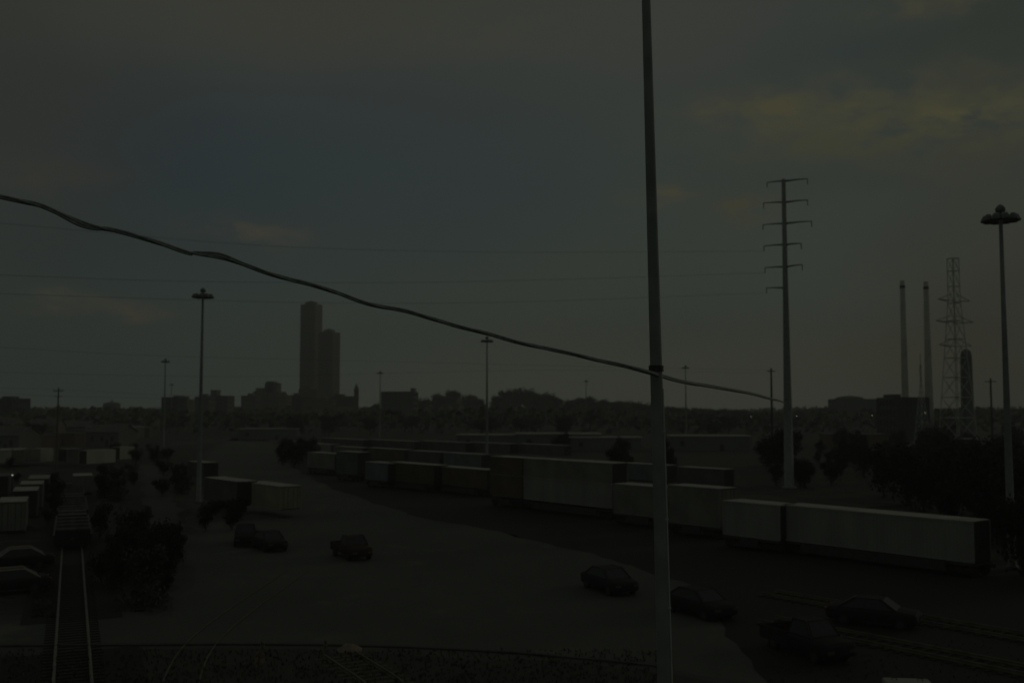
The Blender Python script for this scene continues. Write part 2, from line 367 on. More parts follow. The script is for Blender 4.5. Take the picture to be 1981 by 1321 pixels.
cpx = [(-160, 352, 14.4), (-60, 368, 14.8), (0, 381, 15), (40, 389, 15.1), (80, 399, 15.2), (120, 415, 15.4), (150, 428, 15.6), (180, 438, 15.8), (210, 444, 15.9), (250, 453, 16), (300, 468, 16.2), (350, 485, 16.4), (380, 492, 16.6),
       (415, 496, 16.7), (440, 501, 16.8), (480, 515, 17), (520, 529, 17.1), (560, 541, 17.3), (600, 550, 17.5), (650, 566, 17.7), (700, 584, 17.9), (740, 594, 18), (790, 603, 18.2), (840, 618, 18.4), (880, 630, 18.6), (930, 642, 18.7),
       (965, 652, 18.8), (1010, 664, 19), (1060, 675, 19.1), (1110, 685, 19.3), (1160, 698, 19.4), (1210, 708, 19.6), (1268, 724, 19.78), (1300, 733, 21.5), (1340, 742, 24.5), (1380, 748, 27.5), (1420, 755, 31), (1460, 763, 37), (1490, 771, 47), (1510, 776, 70), (1523, 781, 146)]
CP = [A(*p) for p in cpx]
fine = []
for i in range(len(CP)-1):                 # catmull-rom
    p0, p1, p2, p3 = CP[max(i-1, 0)], CP[i], CP[i+1], CP[min(i+2, len(CP)-1)]
    for j in range(6):
        t = j/6; fine.append(.5*((2*p1)+(p2-p0)*t+(2*p0-5*p1+4*p2-p3)*t*t+(3*p1-p0-3*p2+p3)*t**3))
fine.append(CP[-1])
cb = empty('overhead_cable', CP[0], 0, 'thick twisted black cable bundle sagging across the sky from left', 'cable')
for k in range(3):
    pts = []; rr = .021
    for i, p in enumerate(fine):
        a = i*.16+k*2.094; off = Vector((0, math.cos(a), math.sin(a)))*rr
        if k == 0:
            for (c0, sgn) in ((37, -1), (79, 1)):   # the two places where one strand bellies out
                q = 1-abs(i-c0)/9
                if q > 0: off = Vector((0, 0, sgn*(.021+.036*math.sin(q*math.pi/2))))
        pts.append(p+off-CP[0])
    MB().tube(pts, [.0205*(1+1.2*max(0, (i-len(pts)*.74)/(len(pts)*.26))) for i in range(len(pts))], 8).build('strand', blackc, cb, True)
br = MB(); q = A(1268, 724, 19.9)-foot
br.tube([q+Vector((0, .3, .12)), q+Vector((0, -.02, .12)), q+Vector((0, -.12, 0))], .02, 6); br.lathe([(.15, q.z+.06), (.15, q.z+.18)], 16, ((pb_.lerp(pt, .45)-foot).x, (pb_.lerp(pt, .45)-foot).y))
br.build('cable_bracket', dsteel, pl)

# ------------------------------------------------------------------ transmission monopole, wires, other poles
YM = 147; mb_ = A(1524, HZ, YM); mp_ = empty('transmission_pole', (mb_.x, YM, 0), 0, 'tall tapering steel power pole with six tiers of arms', 'power pole')
topz = A(1522, 347, YM).z
MB().lathe([(1.05, 0), (1.05, .3), (.72, .35), (.6, 12), (.42, 28), (.3, topz)], 14).build('shaft', steel, mp_, True)
tipsL = {}
arms = [(350, 1484, 353, 1562, 346), (391, 1477, 393, 1562, 387), (432, 1476, 435, 1570, 428), (473, 1478, 476, 1550, 471), (516, 1480, 518, 1552, 512), (557, 1483, 557, None, None)]
for (y, xl, yl, xr, yr) in arms:
    c = A(1522.5, y, YM)-Vector((mb_.x, YM, 0))
    for (x_, y_) in ((xl, yl), (xr, yr)):
        if x_ is None: continue
        e = A(x_, y_, YM + (6 if x_ < 1522 else -6))-Vector((mb_.x, YM, 0))
        arm = MB().tube([c, c.lerp(e, .5)+Vector((0, 0, .05)), e], [.16, .11, .06], 8).build('arm', steel, mp_, True)
        ins = MB(); ip = [(.05, 0)]
        for q in range(5): ip += [(.09, -.1-q*.16), (.03, -.17-q*.16)]
        vs = MB().lathe([(r_, z_) for r_, z_ in ip][::-1], 8)
        vs.v = [(v[0]+e.x, v[1]+e.y, v[2]+e.z) for v in vs.v]
        io = vs.build('insulator', dsteel, arm); 
        if x_ < 1522: tipsL[y] = e+Vector((mb_.x, YM, -.8))
def wire(pts, label, r=.014):
    P = []; pts = [Vector(p) for p in pts]
    for i in range(len(pts)-1):
        p0, p1, p2, p3 = pts[max(i-1, 0)], pts[i], pts[i+1], pts[min(i+2, len(pts)-1)]
        for j in range(8):
            t = j/8; P.append(.5*((2*p1)+(p2-p0)*t+(2*p0-5*p1+4*p2-p3)*t*t+(3*p1-p0-3*p2+p3)*t**3))
    P.append(pts[-1]); o0 = P[0]
    o = MB().tube([p-o0 for p in P], r, 5).build('overhead_wire', dsteel); o.location = o0
    return tag(o, label, 'wire', 'thin overhead wires across the sky')
wire([A(-250, 415, 90), A(0, 432, 100), A(380, 466, 112), A(640, 481, 122), A(1000, 488, 133), tipsL[473]], 'thin wire crossing just under the pale cloud below the left blue sky')
wire([A(-250, 558, 90), A(0, 568, 100), A(300, 578, 110), A(640, 586, 120), A(1000, 584, 133), tipsL[557]], 'thin wire passing level with the head of the tallest left mast')
wire([A(-250, 525, 92), A(0, 532, 102), A(400, 545, 114), A(900, 545, 130), tipsL[516]], 'thin wire just above the head of the tallest left mast', .015)
wire([A(-250, 662, 150), A(0, 672, 160), A(300, 688, 175), A(740, 699, 190), A(1200, 710, 210), A(1493, 716, 230)], 'thin wire behind the middle of the twin towers')
wire([A(-200, 715, 180), A(0, 720, 180), A(250, 726, 190), A(500, 728, 200), A(735, 722, 205), A(1100, 716, 215), A(1493, 722, 230)], 'lower thin wire crossing the foot of the twin towers')
wp = A(112, HZ, 190); wt = A(112, 750, 190)
pw = empty('wooden_pole', (wp.x, wp.y, 0), R(-20), 'small wooden pole with a crossarm on the far left skyline', 'pole')
MB().lathe([(.2, 0), (.12, wt.z)], 8).build('shaft', wood, pw); MB().box(-1.2, 1.2, -.06, .06, wt.z-.7, wt.z-.56).box(-.9, .9, -.05, .05, wt.z-1.7, wt.z-1.58).build('crossarm', wood, pw)
for q in (-1.05, .4, 1.05):
    MB().lathe([(.07, wt.z-.55), (.09, wt.z-.45), (.04, wt.z-.3)], 8, (q, 0)).build('insulator', steel, pw)
wire([A(-250, 738, 180), A(0, 750, 185), (wp.x, wp.y, wt.z-.3), A(310, 763, 200), A(600, 770, 215), A(735, 772, 230)], 'low thin wire carried by the wooden pole at far left')
wire([A(-250, 748, 180), A(0, 760, 185), (wp.x, wp.y, wt.z-1.6), A(310, 770, 200), A(600, 776, 215), A(735, 778, 230)], 'lowest thin wire near the far left skyline', .015)
p = A(1493, HZ, 230); q = empty('thin_pole', (p.x, p.y, 0), 0, 'slim bare pole just left of the tall power pole', 'pole')
zz = A(1493, 712, 230).z; MB().lathe([(.35, 0), (.2, zz)], 8).build('shaft', dsteel, q); MB().box(-1, 1, -.08, .08, zz-.8, zz-.6).build('crossarm', dsteel, q)
p = A(1918, HZ, 260); q = empty('thin_pole', (p.x, p.y, 0), 0, 'faint slim pole between the lattice tower and the right mast', 'pole')
zz = A(1918, 732, 260).z; MB().lathe([(.35, 0), (.22, zz)], 8).build('shaft', dsteel, q); MB().box(-1.5, 1.5, -.1, .1, zz-.9, zz-.7).build('crossarm', dsteel, q)

# chimneys and lattice tower at the right
for (px, top_, w0, w1, lab) in ((1752, 543, 4.5, 6.5, 'left of the two slim tapering chimneys'), (1798, 545, 4.5, 7.5, 'right of the two slim tapering chimneys')):
    Y = 390; p = A(px, HZ, Y); z1 = A(px, top_, Y).z; s = Y/F
    o = empty('chimney', (p.x, Y, 0), 0, lab, 'chimney', 'pair of chimneys')
    MB().lathe([(w1*s*1.15, 0), (w1*s, 16), (w0*s, z1)], 16).build('stack', mat('chimney_concrete', (.48, .48, .42), .8, .2, .2), o, True)
    MB().lathe([(w0*s+.12, z1-3), (w0*s+.14, z1-2.4), (w0*s+.12, z1-1.9)], 16).build('collar', dsteel, o)
def lattice(px, top_, Y, wb, wt_, lab, arms_, cat='lattice tower', spike=0):
    p = A(px, HZ, Y); H = A(px, top_, Y).z; o = empty('lattice_tower', (p.x, Y, 0), R(24), lab, cat)
    m = MB(); n = 11
    def hw(z): return wb+(wt_-wb)*min(1, z/(H*.8))
    cs = [(1, 1), (-1, 1), (-1, -1), (1, -1)]; zs = [H*(1-(1-i/n)**1.15) for i in range(n+1)]
    for c in cs: m.tube([(c[0]*hw(z), c[1]*hw(z), z) for z in zs], .11, 4)
    for i in range(n):
        for j in range(4):
            a, b = cs[j], cs[(j+1) % 4]; z0, z1 = zs[i], zs[i+1]
            m.tube([(a[0]*hw(z0), a[1]*hw(z0), z0), (b[0]*hw(z1), b[1]*hw(z1), z1)], .055, 4); m.tube([(b[0]*hw(z0), b[1]*hw(z0), z0), (a[0]*hw(z1), a[1]*hw(z1), z1)], .055, 4)
            m.tube([(a[0]*hw(z1), a[1]*hw(z1), z1), (b[0]*hw(z1), b[1]*hw(z1), z1)], .08, 4)
    if spike: m.tube([(0, 0, H-.5), (0, 0, H+spike)], .12, 5)
    m.build('lattice', palest, o)
    for (z, L_) in arms_:
        for sd_ in (-1, 1):
            MB().tube([(sd_*wt_, wt_, z), (sd_*L_, 0, z+.3)], .11, 4).tube([(sd_*wt_, -wt_, z), (sd_*L_, 0, z+.3)], .11, 4).tube([(sd_*wt_, 0, z+1.7), (sd_*L_, 0, z+.3)], .11, 4).build('arm', palest, o)
    return o
lattice(1852, 500, 230, 3.2, .9, 'tall lattice pylon with cross arms right of the chimneys', ((36.5, 5), (31.5, 6), (26, 5.2)))
lattice(1783, 706, 300, 1.8, .15, 'small pointed lattice spire between the two chimneys', (), spike=3.5)
# broad dark silo tower
p = A(1872, HZ, 300); z1 = A(1872, 680, 300).z; o = empty('silo', (p.x, 300, 0), 0, 'broad dark round tower in front of the lattice pylon', 'tower')
MB().lathe([(2.1, 0), (1.9, 4), (1.65, z1-1.5), (1.4, z1), (.4, z1+.8)], 18).build('shell', bgrey, o, True); MB().tube([(-1.6, -1.3, .2), (-1.4, -1.1, z1)], .1, 5).build('ladder', dsteel, o)

# ------------------------------------------------------------------ buildings
def wall_block(x0, x1, y0, y1, z0, z1, fl=3.2, rec=.35, pier=0, m=None):
    """one wall mesh with a recessed band of glazing on every storey"""
    b = m or MB(); n = max(1, int((z1-z0)/fl)); h = (z1-z0)/n
    for i in range(n):
        a = z0+i*h; b.box(x0, x1, y0, y1, a, a+h*.45); b.box(x0+rec, x1-rec, y0+rec, y1-rec, a+h*.45, a+h)
    b.box(x0, x1, y0, y1, z1, z1+1)
    if pier:
        w_ = x1-x0; k = max(2, int(w_/pier))
        for i in range(k+1):
            x = x0+.3+(w_-.6)*i/k; b.box(x-.28, x+.28, y0-.06, y0+rec, z0, z1)
        w_ = y1-y0; k = max(2, int(w_/pier))
        for i in range(k+1):
            y = y0+.3+(w_-.6)*i/k; b.box(x1-rec, x1+.06, y-.28, y+.28, z0, z1); b.box(x0-.06, x0+rec, y-.28, y+.28, z0, z1)
    return b
def building(name, px0, px1, top_, Y, label, m, depth=None, rz=0, cat='building', extras=(), group=None, fl=3.3, pier=3.2, pen=True):
    """box building whose front spans px0..px1; extras: (f0, f1, top) raised blocks on the roof"""
    c = A((px0+px1)/2, HZ, Y); W = (px1-px0)*Y/F; H = A(px0, top_, Y).z-1; D = depth or W*.8
    o = empty(name, (c.x, Y+D/2, 0), rz, label, cat, group); cs = math.cos(rz); W2 = max(4, (W-D*abs(math.sin(rz)))/cs) if rz else W
    wall_block(-W2/2, W2/2, -D/2, D/2, 0, H, fl, .35, pier).build('wall', m, o)
    MB().box(-W2/2+.5, W2/2-.5, -D/2+.5, D/2-.5, H+.5, H+.8).build('roof', roofm, o)
    for (f0, f1, t_) in extras:
        z1 = A(px0, t_, Y).z; wall_block(-W2/2+W2*f0, -W2/2+W2*f1, -D*.25, D*.3, H+.8, z1-1, 3.3, .2).build('roof_block', m, o)
    if pen and not extras: MB().box(-W2*.2, W2*.15, -D*.2, D*.2, H+.8, H+3).build('roof_block', bgrey, o)
    return o
def tower(px0, pxm, px1, top_, crown, Y, label):
    rz = R(-16); Wl = 31*Y/F; wv = (px1-px0)*Y/F
    c = A((px0+px1)/2, HZ, Y); H = A(px0, top_, Y).z-1
    # widths so that the left face and the narrow right face read as in the skyline
    fr = (pxm-px0)*Y/F; sd = (px1-pxm)*Y/F; va = math.atan2(c.x, Y)
    ang = R(24); W = fr/math.cos(ang); D = sd/math.sin(ang)
    o = empty('skyscraper', (c.x, Y+D/2, 0), -ang, label, 'skyscraper', 'twin residential towers')
    wall_block(-W/2, W/2, -D/2, D/2, 0, H, 3.1, .4, 4.2).build('wall', bglass, o)
    b = MB(); n = int(H/3.1)
    for i in range(2, n): 
        for s0, s1 in ((-.42, -.08), (.08, .42)): b.box(W/2+.02, W/2+1.3, D*s0, D*s1, i*3.1, i*3.1+.22); b.box(W/2+1.22, W/2+1.3, D*s0, D*s1, i*3.1+.22, i*3.1+1.1)
    b.build('balconies', bwarm, o)
    MB().box(-W/2+.6, W/2-.6, -D/2+.6, D/2-.6, H+.6, H+.9).build('roof', roofm, o)
    zc = A(px0, crown, Y).z; MB().box(-W*.28, W*.24, -D*.3, D*.3, H+.9, zc).box(-W*.1, W*.1, -D*.15, D*.15, zc, zc+1.2).build('roof_block', bgrey, o)
    return o
tower(577, 608, 618, 588, 583, 1240, 'taller of the two dark twin towers on the skyline')
tower(613, 642, 653, 642, 637, 1200, 'shorter of the two dark twin towers, on their right')
building('apartment_block', 466, 494, 765, 820, 'flat slab at the left end of the stepped block group left of the twin towers', bgrey, 22)
building('apartment_block', 489, 540, 757, 860, 'stepped block with raised round top left of the twin towers', bgrey, 26, extras=((.02, .32, 750), (.36, .86, 740), (.42, .7, 737)))
building('apartment_block', 537, 555, 765, 840, 'pale narrow block right of the stepped block', bwarm, 18)
building('office_block', 556, 584, 764, 900, 'dark block at the left foot of the twin towers', bglass, 20)
building('brick_building', 577, 612, 752, 930, 'brown brick block at the foot of the taller twin tower', brick, 24, extras=((.1, .6, 747),))
building('brick_building', 600, 642, 772, 850, 'low brown block between the feet of the twin towers', brick, 22)
building('office_block', 640, 683, 766, 900, 'dark low block at the right foot of the twin towers', bglass, 24, extras=((.1, .5, 762),))
building('low_building', 583, 618, 791, 700, 'pale low house front before the twin towers', bwarm, 12, pen=False)
building('wide_building', 737, 800, 757, 620, 'wide flat dark building right of the church spire', bgrey, 30, extras=((.86, .97, 750),))
building('office_block', -30, 22, 770, 560, 'dark block cut off by the left edge of the picture', bglass, 22, extras=((.45, .7, 766),))
building('office_block', 312, 345, 768, 640, 'dark pair block right behind the small left mast', bglass, 18, extras=((.55, .95, 765),))
building('apartment_block', 346, 362, 772, 650, 'narrow pale block between the small and tall left masts', bwarm, 14)
building('apartment_block', 376, 404, 767, 700, 'grey block directly behind the tall left mast', bgrey, 16)
building('apartment_block', 402, 440, 765, 720, 'grey block with a raised centre right of the tall left mast', bgrey, 18, extras=((.02, .35, 754),))
# domed tank building
o = empty('gas_holder', (*A(216, HZ, 700)[:2], 0), 0, 'round topped tank building on the far left skyline', 'building'); zt = A(216, 778, 700).z
MB().lathe([(5.9, 0), (5.9, zt-1.6), (5.3, zt-.6), (3.2, zt), (.6, zt+.5)], 24).build('shell', bgrey, o, True); MB().lathe([(.5, zt+.3), (.35, zt+1.6), (.05, zt+2)], 8).build('vent', dsteel, o)
o = empty('dome_building', (*A(1650, HZ, 640)[:2], 0), 0, 'low domed hall on the skyline right of the tall power pole', 'building'); zt = A(1650, 768, 640).z
wall_block(-13, 13, -9, 9, 0, zt-2.2, 3.3, .3, 3).build('wall', bgrey, o); MB().lathe([(9, zt-1.1), (8, zt-.2), (5, zt+.4), (1, zt+.9)], 20, (-2, 0)).build('dome', roofm, o, True)
building('plant_building', 1735, 1798, 768, 360, 'dark plant building at the feet of the chimneys', bglass, 20, extras=((.1, .3, 762),))
# church with spire
o = empty('church_tower', (*A(689, HZ, 760)[:2], 0), R(10), 'slender pointed church spire right of the twin towers', 'church'); zb = A(689, 757, 760).z; zt = A(689, 741, 760).z
wall_block(-1.9, 1.9, -1.9, 1.9, 0, zb, 5, .2).build('wall', brick, o); MB().add([(-2.1, -2.1, zb+1), (2.1, -2.1, zb+1), (2.1, 2.1, zb+1), (-2.1, 2.1, zb+1), (0, 0, zt)], [(0, 3, 2, 1), (0, 1, 4), (1, 2, 4), (2, 3, 4), (3, 0, 4)]).build('spire', roofm, o)
MB().box(-14, -2, -3.5, 3.5, 0, 9).add([(-14, -3.8, 9), (-2, -3.8, 9), (-2, 3.8, 9), (-14, 3.8, 9), (-14, 0, 13), (-2, 0, 13)], [(0, 1, 5, 4), (2, 3, 4, 5), (0, 4, 3), (1, 2, 5)]).build('nave', brick, o)

# low sheds and houses
def make_house(name, W, D, H, rh, wm, rm, flat=False):
    o = empty(name, (0, 0, 0), 0, 'x', 'house' if not flat else 'shed')
    MB().box(-W/2, W/2, -D/2, D/2, 0, H).build('wall', wm, o)
    if flat: MB().box(-W/2-.3, W/2+.3, -D/2-.3, D/2+.3, H, H+.35).build('roof', rm, o)
    else: MB().loft([[(-W/2-.4, -D/2-.4, H-.1), (W/2+.4, -D/2-.4, H-.1), (W/2+.4, 0, H+rh), (-W/2-.4, 0, H+rh)][::-1], [(-W/2-.4, -D/2-.39, H), (W/2+.4, -D/2-.39, H), (W/2+.4, 0, H+rh+.15), (-W/2-.4, 0, H+rh+.15)][::-1]]).loft([[(-W/2-.4, D/2+.4, H-.1), (W/2+.4, D/2+.4, H-.1), (W/2+.4, 0, H+rh), (-W/2-.4, 0, H+rh)], [(-W/2-.4, D/2+.39, H), (W/2+.4, D/2+.39, H), (W/2+.4, 0, H+rh+.15), (-W/2-.4, 0, H+rh+.15)]]).build('roof', rm, o)
    if not flat:
        for sx in (-W/2, W/2): MB().add([(sx, -D/2, H), (sx, D/2, H), (sx, 0, H+rh-.05)], [(0, 1, 2)]).build('gable', wm, o)
    for x in (-W*.3, 0, W*.3) if not flat else (-W*.35,): MB().box(x-.5, x+.5, -D/2-.03, -D/2+.02, H*.35, H*.7).build('window', glass, o)
    MB().box(W*.15-.5, W*.15+.5, -D/2-.05, -D/2+.02, 0, 2.1).build('door', dsteel, o)
    return o
hs = [make_house('small_house', 10, 8, 5.2, 2.6, bwarm, roofm), make_house('small_house', 12, 9, 4.4, 2.2, bgrey, roofm), make_house('flat_roof_shed', 18, 10, 4.4, 0, bgrey, proof, True), make_house('flat_roof_shed', 12, 10, 3.6, 0, brick, roofm, True)]
hl = [(8, 812, 1), (48, 815, 0), (84, 812, 2), (104, 846, 2), (140, 810, 1), (176, 852, 3), (196, 812, 0), (225, 848, 2), (238, 814, 1), (60, 866, 3), (20, 872, 1), (286, 830, 0), (262, 846, 3), (290, 812, 1), (215, 862, 1), (112, 820, 3), (20, 832, 0), (70, 838, 1), (118, 832, 2), (150, 846, 1), (180, 835, 0), (35, 858, 3), (18, 846, 0), (90, 852, 0), (130, 860, 3), (60, 824, 1), (160, 822, 0), (205, 826, 1), (240, 836, 3), (0, 868, 1), (262, 822, 0)]
for (x, y, k) in hl:
    inst(hs[k], 'dark small house or shed among the roofs at far left', 'low houses and sheds at far left', loc=(*G(x, y)[:2], 0), rz=random.uniform(-.5, .5))
for (x, y, k, lab, sc) in ((368, 826, 2, 'pale roofed shed in front of the tall left mast', 1.3), (522, 850, 2, 'shed with a bright roof below the stepped block', 1.0), (700, 812, 2, 'shed with a pale roof below the church spire', 1.3),
                           (960, 868, 2, 'low pale roofed shed right of the middle mast', 1.0), (1080, 869, 2, 'low pale roofed shed in the middle distance left of the near pole', 1.1),
                           (1170, 871, 2, 'low pale roofed shed close left of the near pole', .9), (1370, 871, 2, 'low pale roofed shed right of the near pole', 1.0), (1650, 866, 3, 'low dark shed beyond the right trees', 1.2)):
    inst(hs[k], lab, 'pale roofed sheds in the middle distance', loc=(*G(x, y)[:2], 0), rz=random.uniform(-.15, .15), scale=(sc*1.2, sc, sc*.9))

# ------------------------------------------------------------------ containers
ra = math.atan2(-560-CX, F); U_ = None     # direction of the container rows
cgrey = mat('container_grey', (.28, .285, .26), .7, .14, .5, streak=(1, 1, .25)); cdark = mat('container_dark', (.125, .125, .115), .7, .2, .5)
cbrown = mat('container_brown', (.125, .095, .07), .75, .25, .5); cpale = mat('container_pale', (.5, .49, .4), .7, .15, .5, streak=(1, 1, .25)); cblue = mat('container_blue', (.15, .18, .19), .7, .2, .5)
cmid = mat('container_olive', (.21, .215, .185), .7, .2, .5)
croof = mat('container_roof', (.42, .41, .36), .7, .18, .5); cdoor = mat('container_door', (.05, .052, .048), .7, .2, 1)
NC = [0]
def container(origin, ang, Lc, m, label, H=2.7, W=2.5, roofmat=None, doormat=None, group='shipping containers in the rail yard', base=0):
    """origin = near corner on the visible long side; +y local runs along the container"""
    o = empty('shipping_container', origin, ang, label, 'container', group); b = MB()
    n = max(6, int(Lc/.28)); prev = None
    for sgn, x in ((-1, 0), (1, W)):       # corrugated long sides
        ys = []
        for i in range(n):
            y0 = .12+(Lc-.24)*i/n; st = (Lc-.24)/n
            ys += [(y0, .0), (y0+st*.4, .0), (y0+st*.5, .035), (y0+st*.9, .035)]
        ys.append((Lc-.12, 0)); vs = []; fs = []
        for (y, dd) in ys: vs += [(x-sgn*(dd+.03), y, .16), (x-sgn*(dd+.03), y, H-.12)]
        for i in range(len(ys)-1):
            q = (2*i, 2*i+1, 2*i+3, 2*i+2); fs.append(q if sgn > 0 else q[::-1])
        b.add(vs, fs)
        b.box(x-.06 if sgn > 0 else x, x if sgn > 0 else x+.06, 0, Lc, 0, .16); b.box(x-.06 if sgn > 0 else x, x if sgn > 0 else x+.06, 0, Lc, H-.12, H-.003)
        for y in (0, Lc-.14): b.box(x-.12 if sgn > 0 else x, x+.004 if sgn > 0 else x+.12, y-.003, y+.14, .0, H-.01)
    b.box(.12, W-.12, Lc-.06, Lc-.02, .02, H-.1)
    b.build('body', m, o)
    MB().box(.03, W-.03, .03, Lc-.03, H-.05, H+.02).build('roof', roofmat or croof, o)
    for k in (0, 1):
        x0 = .13+k*(W-.26)/2; x1 = x0+(W-.26)/2-.02
        dr = MB().box(x0, x1, .02, .07, .12, H-.14)
        dr = dr.build('door', doormat or cdoor, o)
        for q in (.3, .75): MB().tube([(x0+(x1-x0)*q, -.005, .15), (x0+(x1-x0)*q, -.005, H-.16)], .02, 5).build('lock_rod', dsteel, dr)
    MB().box(.03, W-.03, .08, Lc-.05, .0, .12).build('floor', dsteel, o)
    return o
def row_box(px0, px1, yb, z, m, label, H=2.7, dirv=U, maxL=99, **k):
    """container along dirv, whose right (near) end is at px1 with its bottom edge at yb there, reaching to px0"""
    p = G(px1, yb, z); t = (px0-CX)/F
    # solve (p.x + s dx)/(depth) = t, depth along camera forward
    cp, sp = math.cos(PITCH), math.sin(PITCH)
    s = (t*(p.y*cp+(p.z-CAMH)*sp)-p.x)/(dirv.x-t*dirv.y*cp); s = min(abs(s), maxL)
    return container(p, math.atan2(-dirv.x, dirv.y), s, m, label, H, **k), p, s
# the long row of rail cars
WC = []
def make_car(Lc, kind, label, loc, ang, group='rail cars under the long container row'):
    o = empty('rail_flat_car', loc, ang, label, 'rail car', group)
    b = MB(); b.box(-.3, -.12, 2.2, Lc-2.2, .35, 1.0); b.box(2.62, 2.8, 2.2, Lc-2.2, .35, 1.0)
    b.box(0, 2.5, 0, Lc, .86, .98) if kind == 'flat' else b.box(-.1, 2.6, .2, 2.4, .86, 1.02).box(-.1, 2.6, Lc-2.4, Lc-.2, .86, 1.02).box(1.05, 1.45, 2.3, Lc-2.3, .5, .86)
    if kind == 'skeleton':
        y = 2.6
        while y < Lc-2.6: b.box(-.12, 2.62, y, y+.28, .8, .95); y += 1.5
    b.build('frame', dsteel, o)
    for y in (1.3, Lc-1.3):
        bg = MB().box(.15, .3, y-.95, y+.95, .35, .7).box(2.2, 2.35, y-.95, y+.95, .35, .7).box(.3, 2.2, y-.2, y+.2, .4, .75).build('bogie', rust, o)
        for yy in (y-.75, y+.75):
            wv = MB()
            for x in (.36, 1.98):
                wv.tube([(x+.06, yy, .46), (x+.2, yy, .46)], .42, 14)
            wv.tube([(.4, yy, .46), (2.1, yy, .46)], .07, 6); wv.build('wheelset', rust, bg)
    for y, s_ in ((0, -1), (Lc, 1)): MB().box(1.1, 1.4, min(y, y+s_*.6), max(y, y+s_*.6), .75, .98).build('coupler', rust, o)
    return o
def row_item(px0, px1, yb, z, m, lab, H=2.7, car=True, **k):
    c, p, s = row_box(px0, px1, yb, z, m, lab, H, **k)
    if car:
        g_ = Vector((p.x, p.y, 0)); make_car(s+.4, 'well', 'dark low rail car under the '+car, g_-U*.2, math.atan2(-U.x, U.y))
    return p, s
row_item(1512, 1885, 1090, 1.05, cgrey, 'longest pale grey container at the right end of the row', 2.85, car='longest pale grey container')
row_item(1398, 1509, 1047, 1.05, cgrey, 'pale grey container just right of the near pole, butting the longest one', 2.85, car='container just right of the near pole')
row_item(1292, 1392, 1022, 1.05, cmid, 'grey container directly right of the near pole with its pale roof edge', 3.5, doormat=cmid, car='tall container touching the near pole')
row_item(1186, 1288, 1004, 1.05, cmid, 'dull container left of the near pole with a bright roof edge', 3.0, doormat=cdark, car='dark container left of the near pole')
p, s = row_item(1012, 1183, 984, 1.2, cgrey, 'lower of two stacked grey containers left of the near pole', 2.6, car='two stacked grey containers')
container(p+Vector((0, 0, 2.63)), math.atan2(-U.x, U.y), s, cmid, 'upper of two stacked grey containers left of the near pole', 2.1)
p, s = row_item(948, 1009, 965, 1.2, cbrown, 'lower of two stacked rusty brown containers', 2.6, car='two stacked brown containers')
container(p+Vector((0, 0, 2.63)), math.atan2(-U.x, U.y), s, cbrown, 'upper of two stacked rusty brown containers', 2.1)
row_item(842, 940, 946, 1.1, cbrown, 'dull brown container left of the stacked brown pair', 2.5, car='dull brown container')
row_item(752, 839, 938, 1.1, mat('container_umber', (.1, .08, .05), .75, .25, .5), 'dark umber container in the middle of the long row', 2.7, car='dark umber container')
row_item(706, 749, 931, 1.1, cblue, 'small blue grey container between the umber and teal ones', 2.6, car='small blue grey container')
row_item(650, 690, 919, 1.1, mat('container_teal', (.1, .13, .12), .75, .25, .5), 'dark teal container with a paler top near the left end of the row', 3.6, car='dark teal container')
row_item(594, 646, 908, 1.1, cmid, 'pale grey container at the left end of the long row', 2.7, car='pale container at the left end')
# second row behind
r2 = [(570, 640, 880, cgrey), (645, 700, 888, cmid), (705, 780, 893, cbrown), (790, 850, 899, cdark), (858, 930, 905, cblue), (1105, 1190, 925, cdark), (1200, 1290, 932, cblue), (1310, 1400, 942, cdark)]
rl = ['grey', 'olive', 'brown', 'dark', 'blue grey', 'dark', 'blue', 'black']
where = ['first from the left', 'second from the left', 'third from the left', 'fourth from the left', 'fifth from the left', 'sixth, above the stacked grey pair', 'seventh, behind the near pole', 'last, right of the near pole']
for (a, b, y, m), q, wv in zip(r2, rl, where): row_box(a, b, y, .1, m, 'faint '+q+' container in the row behind, '+wv, 2.6, group='containers in the row behind')
# third, very far row of trailers seen as thin pale lines
r3 = [(620, 700, 862), (710, 800, 866), (812, 900, 869), (905, 985, 872), (1000, 1090, 876)]
for i, (a, b, y) in enumerate(r3): row_box(a, b, y+6, .9, cdark, ['leftmost', 'second', 'middle', 'fourth', 'rightmost'][i]+' of the far trailers seen as thin pale roof lines', 2.4, group='far trailers', maxL=24)
# foreground left of the middle: two boxes by the paved lane
row_box(394, 456, 979, .9, cdark, 'dark container left of the tan one beside the paved lane', 2.7, maxL=14)
row_box(459, 541, 987, .9, mat('container_tan', (.3, .27, .21), .75, .2, .5), 'tan container with pale roof beside the paved lane below the stepped block', 2.5, maxL=9, doormat=MATS['container_tan'])
row_box(362, 392, 925, .9, cdark, 'small dark container behind the tall left mast', 2.4, maxL=10)
